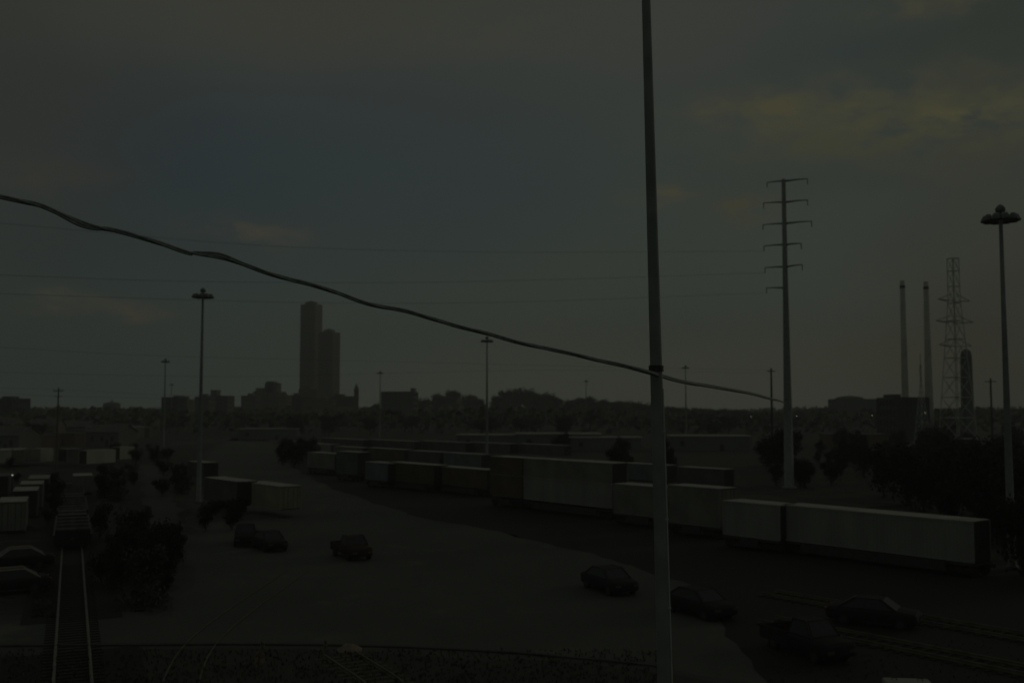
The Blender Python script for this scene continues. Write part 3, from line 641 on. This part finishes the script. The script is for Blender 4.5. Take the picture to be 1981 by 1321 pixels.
# left group along the straight track
LA = math.atan2(-tdir.x, tdir.y)
def near_box(px, yb, Lc, m, lab, H=2.7, z=.1, **k):
    return container(G(px, yb, z), LA, Lc, m, lab, H, **k)
near_box(-8, 1030, 6.0, cmid, 'nearest container at the left edge with a bright flat roof', 2.8, doormat=cmid)
near_box(22, 1001, 6.0, cdark, 'dark container behind the nearest left one', 2.8)
near_box(36, 984, 6.0, cmid, 'third container of the left edge line', 2.8, doormat=cdark)
near_box(52, 968, 8, cdark, 'fourth container of the left edge line, with a dull roof', 2.7, roofmat=cgrey)
near_box(140, 955, 6, cmid, 'small container with pale end beside the straight track', 2.4, doormat=cmid)
near_box(-25, 960, 8, cdark, 'dark container at the left edge behind the line', 2.6, roofmat=cdark)
vdir = Vector((math.sin(R(24)), math.cos(R(24)), 0)); V2 = R(-24)
def pale(px, yb, Lc, ang, m, lab, **k): return container(G(px, yb, .8), ang, Lc, m, lab, 2.6, group='pale trailers parked at far left', **k)
pale(-6, 897, 12, LA, cpale, 'pale trailer end, first at the left edge', doormat=cpale); pale(19, 896, 12, LA, cmid, 'olive pale trailer end, second from the left edge', doormat=cmid)
for (x0, x1, y, m, lab) in ((44, 56, 894, cmid, 'short dull trailer between the pale ones at far left'), (58, 108, 893, cpale, 'pale trailer seen along its side at far left'), (128, 158, 893, cdark, 'dark trailer among pale ones at far left'),
                            (168, 228, 897, cpale, 'pale trailer side right of the dark one at far left'), (232, 260, 888, cpale, 'rightmost pale trailer of the far left row')):
    pL = G(x0, y, .8); t = (x1-CX)/F; dv = Vector((math.sin(R(28)), math.cos(R(28)), 0))
    s = abs((t*pL.y-pL.x)/(dv.x-t*dv.y)); 
    s = max(4, min(s, 16)); pp = pL+dv*s
    c = container(pL, -R(28), s, m, lab, 2.6, group='pale trailers parked at far left'); 
    c.location = pL-Vector((dv.y, -dv.x, 0))*2.5

# empty cars on the straight track
for i, lab in enumerate(('nearest empty skeleton flat car on the straight left track', 'second empty skeleton flat car on the straight left track', 'farthest empty skeleton flat car on the straight left track')):
    q = G(140, 1063)+tdir*(i*22.5)
    o = make_car(21.5, 'skeleton', lab, q-tright*1.25, LA, 'empty flat cars on the left track')
    if i == 0: MB().box(-.1, 2.6, .0, .12, .35, 1.6).box(.2, .3, -.05, .0, .5, 1.55).box(2.2, 2.3, -.05, .0, .5, 1.55).build('end_plate', rubber, o)
    for y in (3.2, 6.2, 9.3, 12.4, 15.5): MB().box(-.14, 2.64, y, y+.35, .97, 1.12).build('bolster', mat('worn_deck', (.16, .16, .14), .8, .3, 2), o)

# ------------------------------------------------------------------ parked vehicles
def make_vehicle(name, label, m, pickup=False, L_=4.7, W=1.85, H=1.5):
    o = empty(name, (0, 0, 0), 0, label, 'pickup truck' if pickup else 'car')
    hw = W/2
    def sec(y, zb, zt, w, crown=.05): return [(-w*.92, y, zb), (w*.92, y, zb), (w, y, zb+.18), (w, y, zt-.14), (w*.9, y, zt), (0, y, zt+crown), (-w*.9, y, zt), (-w, y, zt-.14), (-w, y, zb+.18)]
    bz = .3
    if not pickup: prof = [(-L_/2, .42, .72, .82), (-L_/2+.12, .3, .86, .95), (-L_/2+.9, bz, .95, 1), (0, bz, .96, 1), (L_/2-1.25, bz, .98, 1), (L_/2-.2, .3, .95, .96), (L_/2, .42, .8, .85)]
    else: prof = [(-L_/2, .45, .85, .88), (-L_/2+.12, .35, 1.0, .96), (-L_/2+1.1, .4, 1.08, 1), (.35, .4, 1.1, 1)]
    MB().loft([sec(y, a, b, hw*w_) for y, a, b, w_ in prof]).build('body', vd if m is vb else m, o, True, .02)
    zt = H if not pickup else 1.78; z0 = .94 if not pickup else 1.08
    y0, y1, y2, y3 = (-1.35, -.55, .85, 1.75) if not pickup else (-1.3, -.75, .15, .35)
    def cs(y, z, w_): return [(-w_, y, z0), (w_, y, z0), (w_*.84 if z > z0+.1 else w_, y, z), (-w_*.84 if z > z0+.1 else -w_, y, z)]
    vs = [(-hw*.93, y0, z0), (hw*.93, y0, z0), (hw*.93, y3, z0), (-hw*.93, y3, z0), (-hw*.74, y1, zt), (hw*.74, y1, zt), (hw*.74, y2, zt), (-hw*.74, y2, zt)]
    MB().add(vs, [(0, 3, 2, 1), (4, 5, 6, 7), (0, 1, 5, 4), (1, 2, 6, 5), (2, 3, 7, 6), (3, 0, 4, 7)]).build('cabin', m, o, False, .03)
    def pane(nm, i, off):
        c = [Vector(vs[j]) for j in i]; mid = sum(c, Vector())/4; n = (c[1]-c[0]).cross(c[2]-c[1]).normalized()*off
        c = [mid+(p-mid)*.86+n for p in c]; b_ = [p-n*.6 for p in c]
        MB().add(c+b_, [(0, 1, 2, 3), (0, 4, 5, 1), (1, 5, 6, 2), (2, 6, 7, 3), (3, 7, 4, 0)]).build(nm, glass, o)
    pane('windscreen', (0, 1, 5, 4), .012); pane('rear_window', (2, 3, 7, 6), .012); pane('side_window', (1, 2, 6, 5), .012); pane('side_window', (3, 0, 4, 7), .012)
    for s_ in (-1, 1): MB().tube([(s_*hw*.93, y0, z0+.02), (s_*hw*.74, y1, zt+.01), (s_*hw*.74, y2, zt+.01), (s_*hw*.93, y3, z0+.02)], .03, 5).build('trim', croof if m is vb else dsteel, o)
    if pickup:
        bb = MB(); bb.box(-hw*.98, -hw*.9, .36, L_/2, .45, 1.1); bb.box(hw*.9, hw*.98, .36, L_/2, .45, 1.1); bb.box(-hw*.9, hw*.9, .36, L_/2, .5, .62); bb.box(-hw*.98, hw*.98, L_/2, L_/2+.06, .5, 1.08)
        bb.build('bed', m, o, False, .01)
    wh = None
    for y in (-L_/2+.85, L_/2-.95):
        for s_ in (-1, 1):
            x = s_*(hw-.1)
            w_ = MB().tube([(x-.1, y, .33), (x+.1, y, .33)], .33, 18).build('wheel', rubber, o)
            MB().tube([(x+s_*.1, y, .33), (x+s_*.115, y, .33)], .2, 12).build('rim', dsteel, w_)
    for s_ in (-1, 1):
        MB().box(s_*hw*.68-.18, s_*hw*.68+.18, -L_/2-.02, -L_/2+.1, .58, .72).build('headlight', mat('lamp_lens', (.12, .12, .11), .3, .05, 2), o)
        MB().box(s_*hw*.72-.14, s_*hw*.72+.14, L_/2-.02, L_/2+.075, .68, .85).build('tail_light', mat('tail_lens', (.25, .02, .015), .3, .1, 2), o)
    return o
vd = mat('dark_car_paint', (.02, .021, .02), .8, .15, 1); vr = mat('rust_brown_paint', (.05, .025, .015), .8, .25, 1); vb = mat('bronze_paint', (.13, .07, .04), .7, .2, 1); vp = mat('pale_van_paint', (.5, .49, .42), .45, .1, 1)
cars = [(34, 1107, vb, False, 'brown car parked at the far left edge, farther of the pair', -60), (16, 1154, vb, False, 'brown car parked at the far left edge, nearer of the pair', -58),
        (475, 1060, vd, True, 'dark pickup truck parked below the tan container', 14), (520, 1070, vd, False, 'dark car right of the pickup below the tan container', 32),
        (680, 1086, vr, True, 'rusty brown pickup standing alone on the pavement in the middle', 30), (1178, 1150, vd, False, 'dark car standing alone left of the near pole', 24),
        (1352, 1196, vd, False, 'dark car right of the foot of the near pole', 30), (1562, 1274, vd, True, 'black pickup in the dark ground at lower right', 24), (1690, 1216, vd, False, 'dark car in the blackest part at right', 60),
        (310, 1066, vr, True, 'rusty pickup parked among the scrub right of the straight track', 34)]
for (px, py, m, pk, lab, a) in cars:
    o = make_vehicle('pickup_truck' if pk else 'parked_car', lab, m, pk); p = G(px, py-8); o.location = p; o.rotation_euler = (0, 0, R(a))
pbk = empty('concrete_block', G(1756, 1352), R(-8), 'pale concrete block cut off by the bottom edge, lower right', 'concrete block')
MB().loft([[(-.95, -.45, 0), (.95, -.45, 0), (.95, .45, 0), (-.95, .45, 0)], [(-.9, -.4, .75), (.9, -.4, .75), (.9, .4, .75), (-.9, .4, .75)]]).build('block', concrete, pbk, False, .06)
for q in (-.5, .5): MB().tube([(q-.1, 0, .74), (q-.08, 0, .84), (q+.08, 0, .84), (q+.1, 0, .74)], .02, 6).build('lifting_loop', rust, pbk)

# small tan things in the near scrub
tan = mat('faded_tan_cloth', (.26, .21, .15), .9, .25, 2)
def flag(px, py, h, wd, lab, lean):
    p = G(px, py); o = empty('marker_stake', p, R(15), lab, 'stake')
    MB().tube([(0, 0, 0), (lean, 0, h)], .03, 6).build('stake', wood, o)
    b = MB(); n = 7; vs = []
    for i in range(n+1):
        z = h*(.2+.78*i/n); ww = wd*(math.sin(math.pi*(i+.4)/(n+1.2))**.7); vs += [(lean*z/h-ww*.4, .04+.05*math.sin(i*2), z), (lean*z/h+.04, .09, z), (lean*z/h+ww*.6, .03+.06*math.cos(i*1.7), z)]
    b.add(vs, [q for i in range(n) for q in ((3*i, 3*i+1, 3*i+4, 3*i+3), (3*i+1, 3*i+2, 3*i+5, 3*i+4))]); c = b.build('cloth', tan, o); md = c.modifiers.new('thick', 'SOLIDIFY'); md.thickness = .03
flag(499, 1297, .85, .42, 'tan tattered cloth on a stake in the near scrub', .06); flag(508, 1262, .55, .16, 'narrow tan marker standing just behind the tan cloth', -.05); flag(628, 1258, .5, .12, 'small pale marker left of the tan heap', .03)
o = empty('tarp_heap', G(677, 1258), R(10), 'low tan tarp heap on the kerb behind the track panel', 'tarp'); b = MB(); n = 10; vs = []; fs = []
for i in range(n+1):
    for j in range(n+1):
        x = -.6+1.2*i/n; y = -.4+.8*j/n; e = max(0, 1-(x/.6)**2)*max(0, 1-(y/.4)**2); vs.append((x, y, .02+.45*e**.8*.6+.1*random.random()*e))
for i in range(n):
    for j in range(n): fs.append((i*(n+1)+j, (i+1)*(n+1)+j, (i+1)*(n+1)+j+1, i*(n+1)+j+1))
b.add(vs, fs).build('cloth', tan, o, True)

# lit yard lamps
def lamp(px, py, Y, lab, e):
    p = A(px, py, Y); o = empty('yard_lamp', (p.x, Y, 0), 0, lab, 'lamp post', 'small lit lamps'); 
    MB().lathe([(.12, 0), (.07, p.z)], 8).build('post', dsteel, o); MB().lathe([(.1, p.z), (.28, p.z+.05), (.2, p.z+.22), (.05, p.z+.3)], 10).build('lamp_hood', lampm, o)
    MB().lathe([(.04, p.z-.14), (.08, p.z-.07), (.08, p.z-.01)], 10).build('bulb', mat('lit_bulb_%d' % int(e), (1, .93, .8), emit=e), o)
lamp(24, 918, 120, 'lit white lamp among the dark clutter at the left edge', 5)
for x, y, t_ in ((1453, 806, 'first faint lamp left of the tall power pole'), (1541, 804, 'faint lamp just right of the tall power pole'), (1687, 803, 'brightest faint lamp below the domed hall'), (1790, 798, 'faint lamp below the chimneys')):
    lamp(x, y, 330, t_, 14)

# ------------------------------------------------------------------ trees
def make_tree(name, H, W, m, seed, nq=1700, q=.55, lobes=9, low=.2):
    rnd = random.Random(seed); o = empty(name, (0, 0, 0), 0, 'x', 'tree' if H > 4 else 'bush')
    t = MB(); t.tube([(0, 0, -.1), (.1, .05, H*.3), (-.05, .1, H*.55), (0, 0, H*.8)], [H*.028, H*.02, H*.014, H*.005], 8)
    L_ = []
    for i in range(lobes):
        a = rnd.uniform(0, 6.28); r_ = W*.5*rnd.uniform(.15, .62); z = H*rnd.uniform(low+.15, .82); sz = W*.5*rnd.uniform(.3, .52)*(1.15-z/H*.5)
        c = Vector((r_*math.cos(a), r_*math.sin(a), z)); L_.append((c, sz)); t.tube([(0, 0, H*.25+z*.2), c*.5+Vector((0, 0, H*.17)), c], [H*.012, H*.008, .02], 5)
    t.build('trunk', bark, o)
    b = MB()
    for i in range(nq):
        c, sz = rnd.choice(L_); d = Vector((rnd.gauss(0, 1), rnd.gauss(0, 1), rnd.gauss(0, .8))).normalized()*sz*(rnd.random()**.45)*rnd.uniform(.8, 1.15)
        p = c+d; n = Vector((rnd.gauss(0, 1), rnd.gauss(0, 1), rnd.gauss(.6, 1))).normalized(); a = n.orthogonal().normalized(); e = n.cross(a)
        an = rnd.uniform(0, 6.28); a2 = a*math.cos(an)+e*math.sin(an); e2 = n.cross(a2); s_ = q*rnd.uniform(.5, 1.2)
        b.add([p-a2*s_*.5, p-e2*s_*.28, p+a2*s_*.5, p+e2*s_*.3], [(0, 1, 2, 3)])
    b.build('crown', m, o)
    return o
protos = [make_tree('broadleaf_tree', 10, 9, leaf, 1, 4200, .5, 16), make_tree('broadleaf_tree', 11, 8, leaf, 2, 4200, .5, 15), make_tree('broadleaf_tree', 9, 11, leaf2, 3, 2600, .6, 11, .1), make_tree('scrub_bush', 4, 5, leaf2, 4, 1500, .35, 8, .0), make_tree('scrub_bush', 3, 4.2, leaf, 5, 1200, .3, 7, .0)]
PH = [10, 11, 9, 4, 3]; PW = [9, 8, 11, 5, 4.2]
def tree(k, loc, h, wd, lab, grp):
    inst(protos[k], lab, grp, loc=loc, rz=random.uniform(0, 6.28), scale=(wd/PW[k], wd/PW[k], h/PH[k]))
# skyline trees: px, top y, width px, distance
sky_t = [(812, 768, 40, 520), (846, 760, 42, 540), (880, 758, 46, 560), (908, 762, 38, 540), (925, 775, 30, 500), (965, 764, 36, 500), (985, 752, 40, 520), (1017, 744, 44, 540), (1040, 760, 44, 500), (1062, 754, 40, 520), (1080, 768, 40, 480),
         (1110, 772, 44, 480), (1132, 766, 52, 500), (1158, 771, 44, 480), (1190, 774, 50, 460), (1225, 771, 50, 470), (1250, 775, 50, 450), (1305, 778, 56, 430), (1340, 782, 50, 430), (1380, 784, 60, 420), (1430, 786, 60, 410), (1480, 786, 60, 410),
         (1560, 785, 60, 420), (1600, 782, 60, 430), (1690, 782, 60, 430), (1720, 786, 60, 400), (1820, 782, 60, 380), (1860, 784, 60, 380), (1900, 782, 60, 380), (1940, 783, 60, 370), (1980, 781, 60, 370), (270, 786, 30, 560), (250, 789, 34, 560), (292, 789, 34, 540),
         (160, 789, 50, 560), (120, 791, 50, 560), (60, 797, 50, 500), (20, 795, 50, 500), (190, 789, 40, 560), (450, 785, 40, 600), (380, 790, 50, 560), (320, 790, 40, 560), (712, 783, 24, 560), (727, 779, 20, 560), (660, 790, 50, 560), (770, 786, 50, 560)]
for (px, ty, wp_, Y) in sky_t:
    Y *= 1.65
    H = CAMH+(A(px, ty, Y).z-CAMH)*(1.12 if px < 1290 else .8)+(1 if px < 1290 else -.6)+(2.2 if 790 < px < 930 else 0); k = random.choice((0, 1, 0)); tree(k, (A(px, HZ, Y).x, Y, 0), H, wp_*Y/F*1.35, 'leafy tree of the hazy skyline row', 'trees along the skyline')
def belt(n, poly, hmin, hmax, ks, lab, grp, *_):
    c = 0
    while c < n:
        a, b = random.choice(poly); px = random.uniform(a[0], a[1]); py = random.uniform(*b)
        p = G(px, py); h = random.uniform(hmin, hmax); tree(random.choice(ks), (p.x, p.y, 0), h, h*random.uniform(.85, 1.25), lab, grp); c += 1
belt(40, [((190, 620), (812, 842)), ((560, 1000), (812, 850))], 7, 11, (0, 1), 'dark leafy tree in the belt between the yard and the towers', 'trees between yard and towers')
belt(34, [((950, 1750), (815, 852))], 7, 10.5, (0, 1), 'dark leafy tree in the belt behind the right half of the yard', 'trees behind the right yard')
belt(26, [((0, 260), (806, 872))], 4, 8, (2, 3, 0), 'small dark tree between the low roofs at far left', 'trees among the left roofs')
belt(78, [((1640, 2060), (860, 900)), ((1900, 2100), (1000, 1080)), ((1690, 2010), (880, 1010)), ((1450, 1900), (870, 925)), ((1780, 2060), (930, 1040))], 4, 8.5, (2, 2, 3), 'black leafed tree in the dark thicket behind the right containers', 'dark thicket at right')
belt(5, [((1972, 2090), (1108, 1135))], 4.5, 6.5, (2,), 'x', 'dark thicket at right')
belt(12, [((1190, 1330), (880, 925)), ((1000, 1100), (872, 885))], 3, 6, (2, 3), 'dark bush behind the container row near the pole', 'bushes behind the container row')
belt(7, [((540, 605), (885, 905))], 3.5, 6, (2, 3), 'dark bush at the left end of the long container row', 'bushes at the left end of the row')
belt(56, [((215, 340), (1080, 1175)), ((200, 260), (930, 1000)), ((180, 300), (1000, 1150)), ((300, 365), (880, 960)), ((205, 345), (870, 900))], 1.6, 4, (3, 4, 3), 'low dark scrub bush right of the straight track', 'scrub right of the straight track')
belt(9, [((385, 470), (1000, 1030)), ((395, 450), (985, 1010))], 1.5, 2.8, (3,), 'low bush beside the boxes on the paved lane', 'bushes by the paved lane')
belt(8, [((0, 60), (905, 950)), ((90, 115), (940, 1020))], 1.5, 3, (3,), 'low dark bush among the left containers', 'bushes among the left containers')
belt(5, [((1495, 1560), (915, 945))], 3, 5, (2,), 'dark tree hiding the foot of the tall power pole', 'trees at the foot of the power pole')
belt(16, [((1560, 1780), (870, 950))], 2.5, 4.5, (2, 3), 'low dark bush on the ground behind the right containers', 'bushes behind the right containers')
# distant woodland mass
b = MB(); rnd = random.Random(3)
for i in range(26000):
    Y = rnd.uniform(430, 1500); x = rnd.uniform(-.62, .62)*Y
    hmax = 7.5+3.5*math.sin(x*.02+Y*.011)*math.sin(x*.007-Y*.017)+min(5, Y/400)
    z = max(.3, hmax)*rnd.random()**.55; n = Vector((rnd.gauss(0, 1), rnd.gauss(0, 1), rnd.gauss(.5, 1))).normalized(); a = n.orthogonal().normalized(); e = n.cross(a); s_ = rnd.uniform(1.5, 4.2)*(1+Y/2500); p = Vector((x, Y, z))
    b.add([p-a*s_*.5, p-e*s_*.3, p+a*s_*.5, p+e*s_*.35], [(0, 1, 2, 3)])
tag(b.build('woodland', leaf), 'hazy dark woodland mass reaching to the horizon below the skyline', 'woodland', kind='stuff')
# weeds
b = MB()
def tufts(n, x0, x1, y0, y1, h0, h1):
    for i in range(n):
        p = G(rnd.uniform(x0, x1), rnd.uniform(y0, y1)); h = rnd.uniform(h0, h1)
        for j in range(5):
            a = rnd.uniform(0, 6.28); q = Vector((math.cos(a), math.sin(a), 0)); r = Vector((-q.y, q.x, 0))*.025; t_ = p+q*h*.5+Vector((0, 0, h*rnd.uniform(.6, 1)))
            b.add([p-r, p+r, t_], [(0, 1, 2)])
tufts(2600, -40, 1300, 1258, 1340, .08, .25); tufts(500, 215, 335, 1010, 1185, .1, .3); tufts(600, 60, 105, 1080, 1195, .15, .4); tufts(350, 1480, 2000, 1240, 1340, .08, .2)
tag(b.build('weeds', mat('weed_green', (.075, .075, .045), .85, .5, 1)), 'patchy dry weeds and grass in the near scrub and beside the tracks', 'weeds', kind='stuff')

# ------------------------------------------------------------------ haze
hz = MB().box(-1300, 1300, -60, 1700, -1, 150).build('haze', mat('tmp', (.5, .5, .5)))
hm = bpy.data.materials.new('haze_air'); hm.use_nodes = True; t = hm.node_tree; t.nodes.clear()
pv = t.nodes.new('ShaderNodeVolumePrincipled'); pv.inputs['Density'].default_value = .0005; pv.inputs['Color'].default_value = (.97, 1, .95, 1); pv.inputs['Anisotropy'].default_value = .1
mo = t.nodes.new('ShaderNodeOutputMaterial'); t.links.new(pv.outputs[0], mo.inputs['Volume'])
hz.data.materials[0] = hm; tag(hz, 'thin grey evening haze over the whole yard', 'haze', kind='stuff')

# ------------------------------------------------------------------ say which one: order repeats from the nearest landmark
LM = [(0, 'the left picture edge'), (112, 'the small wooden pole'), (216, 'the round tank building'), (318, 'the small left mast'), (388, 'the tall left mast'), (520, 'the stepped block'),
      (618, 'the twin towers'), (689, 'the church spire'), (770, 'the wide flat building'), (942, 'the middle mast'), (1134, 'the faint tiny mast'), (1266, 'the near pole'), (1327, 'the faint mast'),
      (1524, 'the tall power pole'), (1650, 'the domed hall'), (1752, 'the left chimney'), (1798, 'the right chimney'), (1872, 'the round tower'), (1950, 'the right edge mast')]
ORD = ['nearest', 'second', 'third', 'fourth', 'fifth', 'sixth', 'seventh', 'eighth', 'ninth', 'tenth', 'eleventh', 'twelfth', 'thirteenth', 'fourteenth', 'fifteenth', 'sixteenth', 'seventeenth', 'eighteenth', 'nineteenth', 'twentieth', 'twenty-first', 'twenty-second', 'twenty-third', 'twenty-fourth']+['outermost']*40
KIND = {'trees along the skyline': 'hazy skyline tree', 'dark thicket at right': 'black thicket tree', 'scrub right of the straight track': 'scrub bush by the straight track', 'low houses and sheds at far left': 'dark low roofed house',
        'trees among the left roofs': 'small tree among the roofs', 'trees behind the right yard': 'dark belt tree behind the yard', 'trees between yard and towers': 'dark belt tree before the skyline', 'bushes behind the container row': 'bush behind the container row',
        'bushes at the left end of the row': 'bush at the row end', 'bushes by the paved lane': 'low bush by the paved lane', 'bushes among the left containers': 'bush among the left containers',
        'trees at the foot of the power pole': 'tree hiding the pole foot', 'bushes behind the right containers': 'low bush behind the right containers'}
for grp, kd in KIND.items():
    cells = {}
    for o in [q for q in bpy.data.objects if q.parent is None and q.get('group') == grp]:
        x, y = o.location.x, o.location.y; px = CX+F*x/(y*math.cos(PITCH)); l = min(LM, key=lambda q: abs(q[0]-px))
        cells.setdefault((l, px < l[0]), []).append((abs(px-l[0]), o))
    for (l, left), it in cells.items():
        it.sort(key=lambda q: q[0]); hs_ = sorted(q[1].location.y for q in it)
        for i, (_, o) in enumerate(it):
            o['label'] = '%s %s, %s %s of %s' % ('farther' if o.location.y > hs_[len(hs_)//2] else 'nearer', kd, ORD[min(i, 24)], 'left' if left else 'right', l[1])
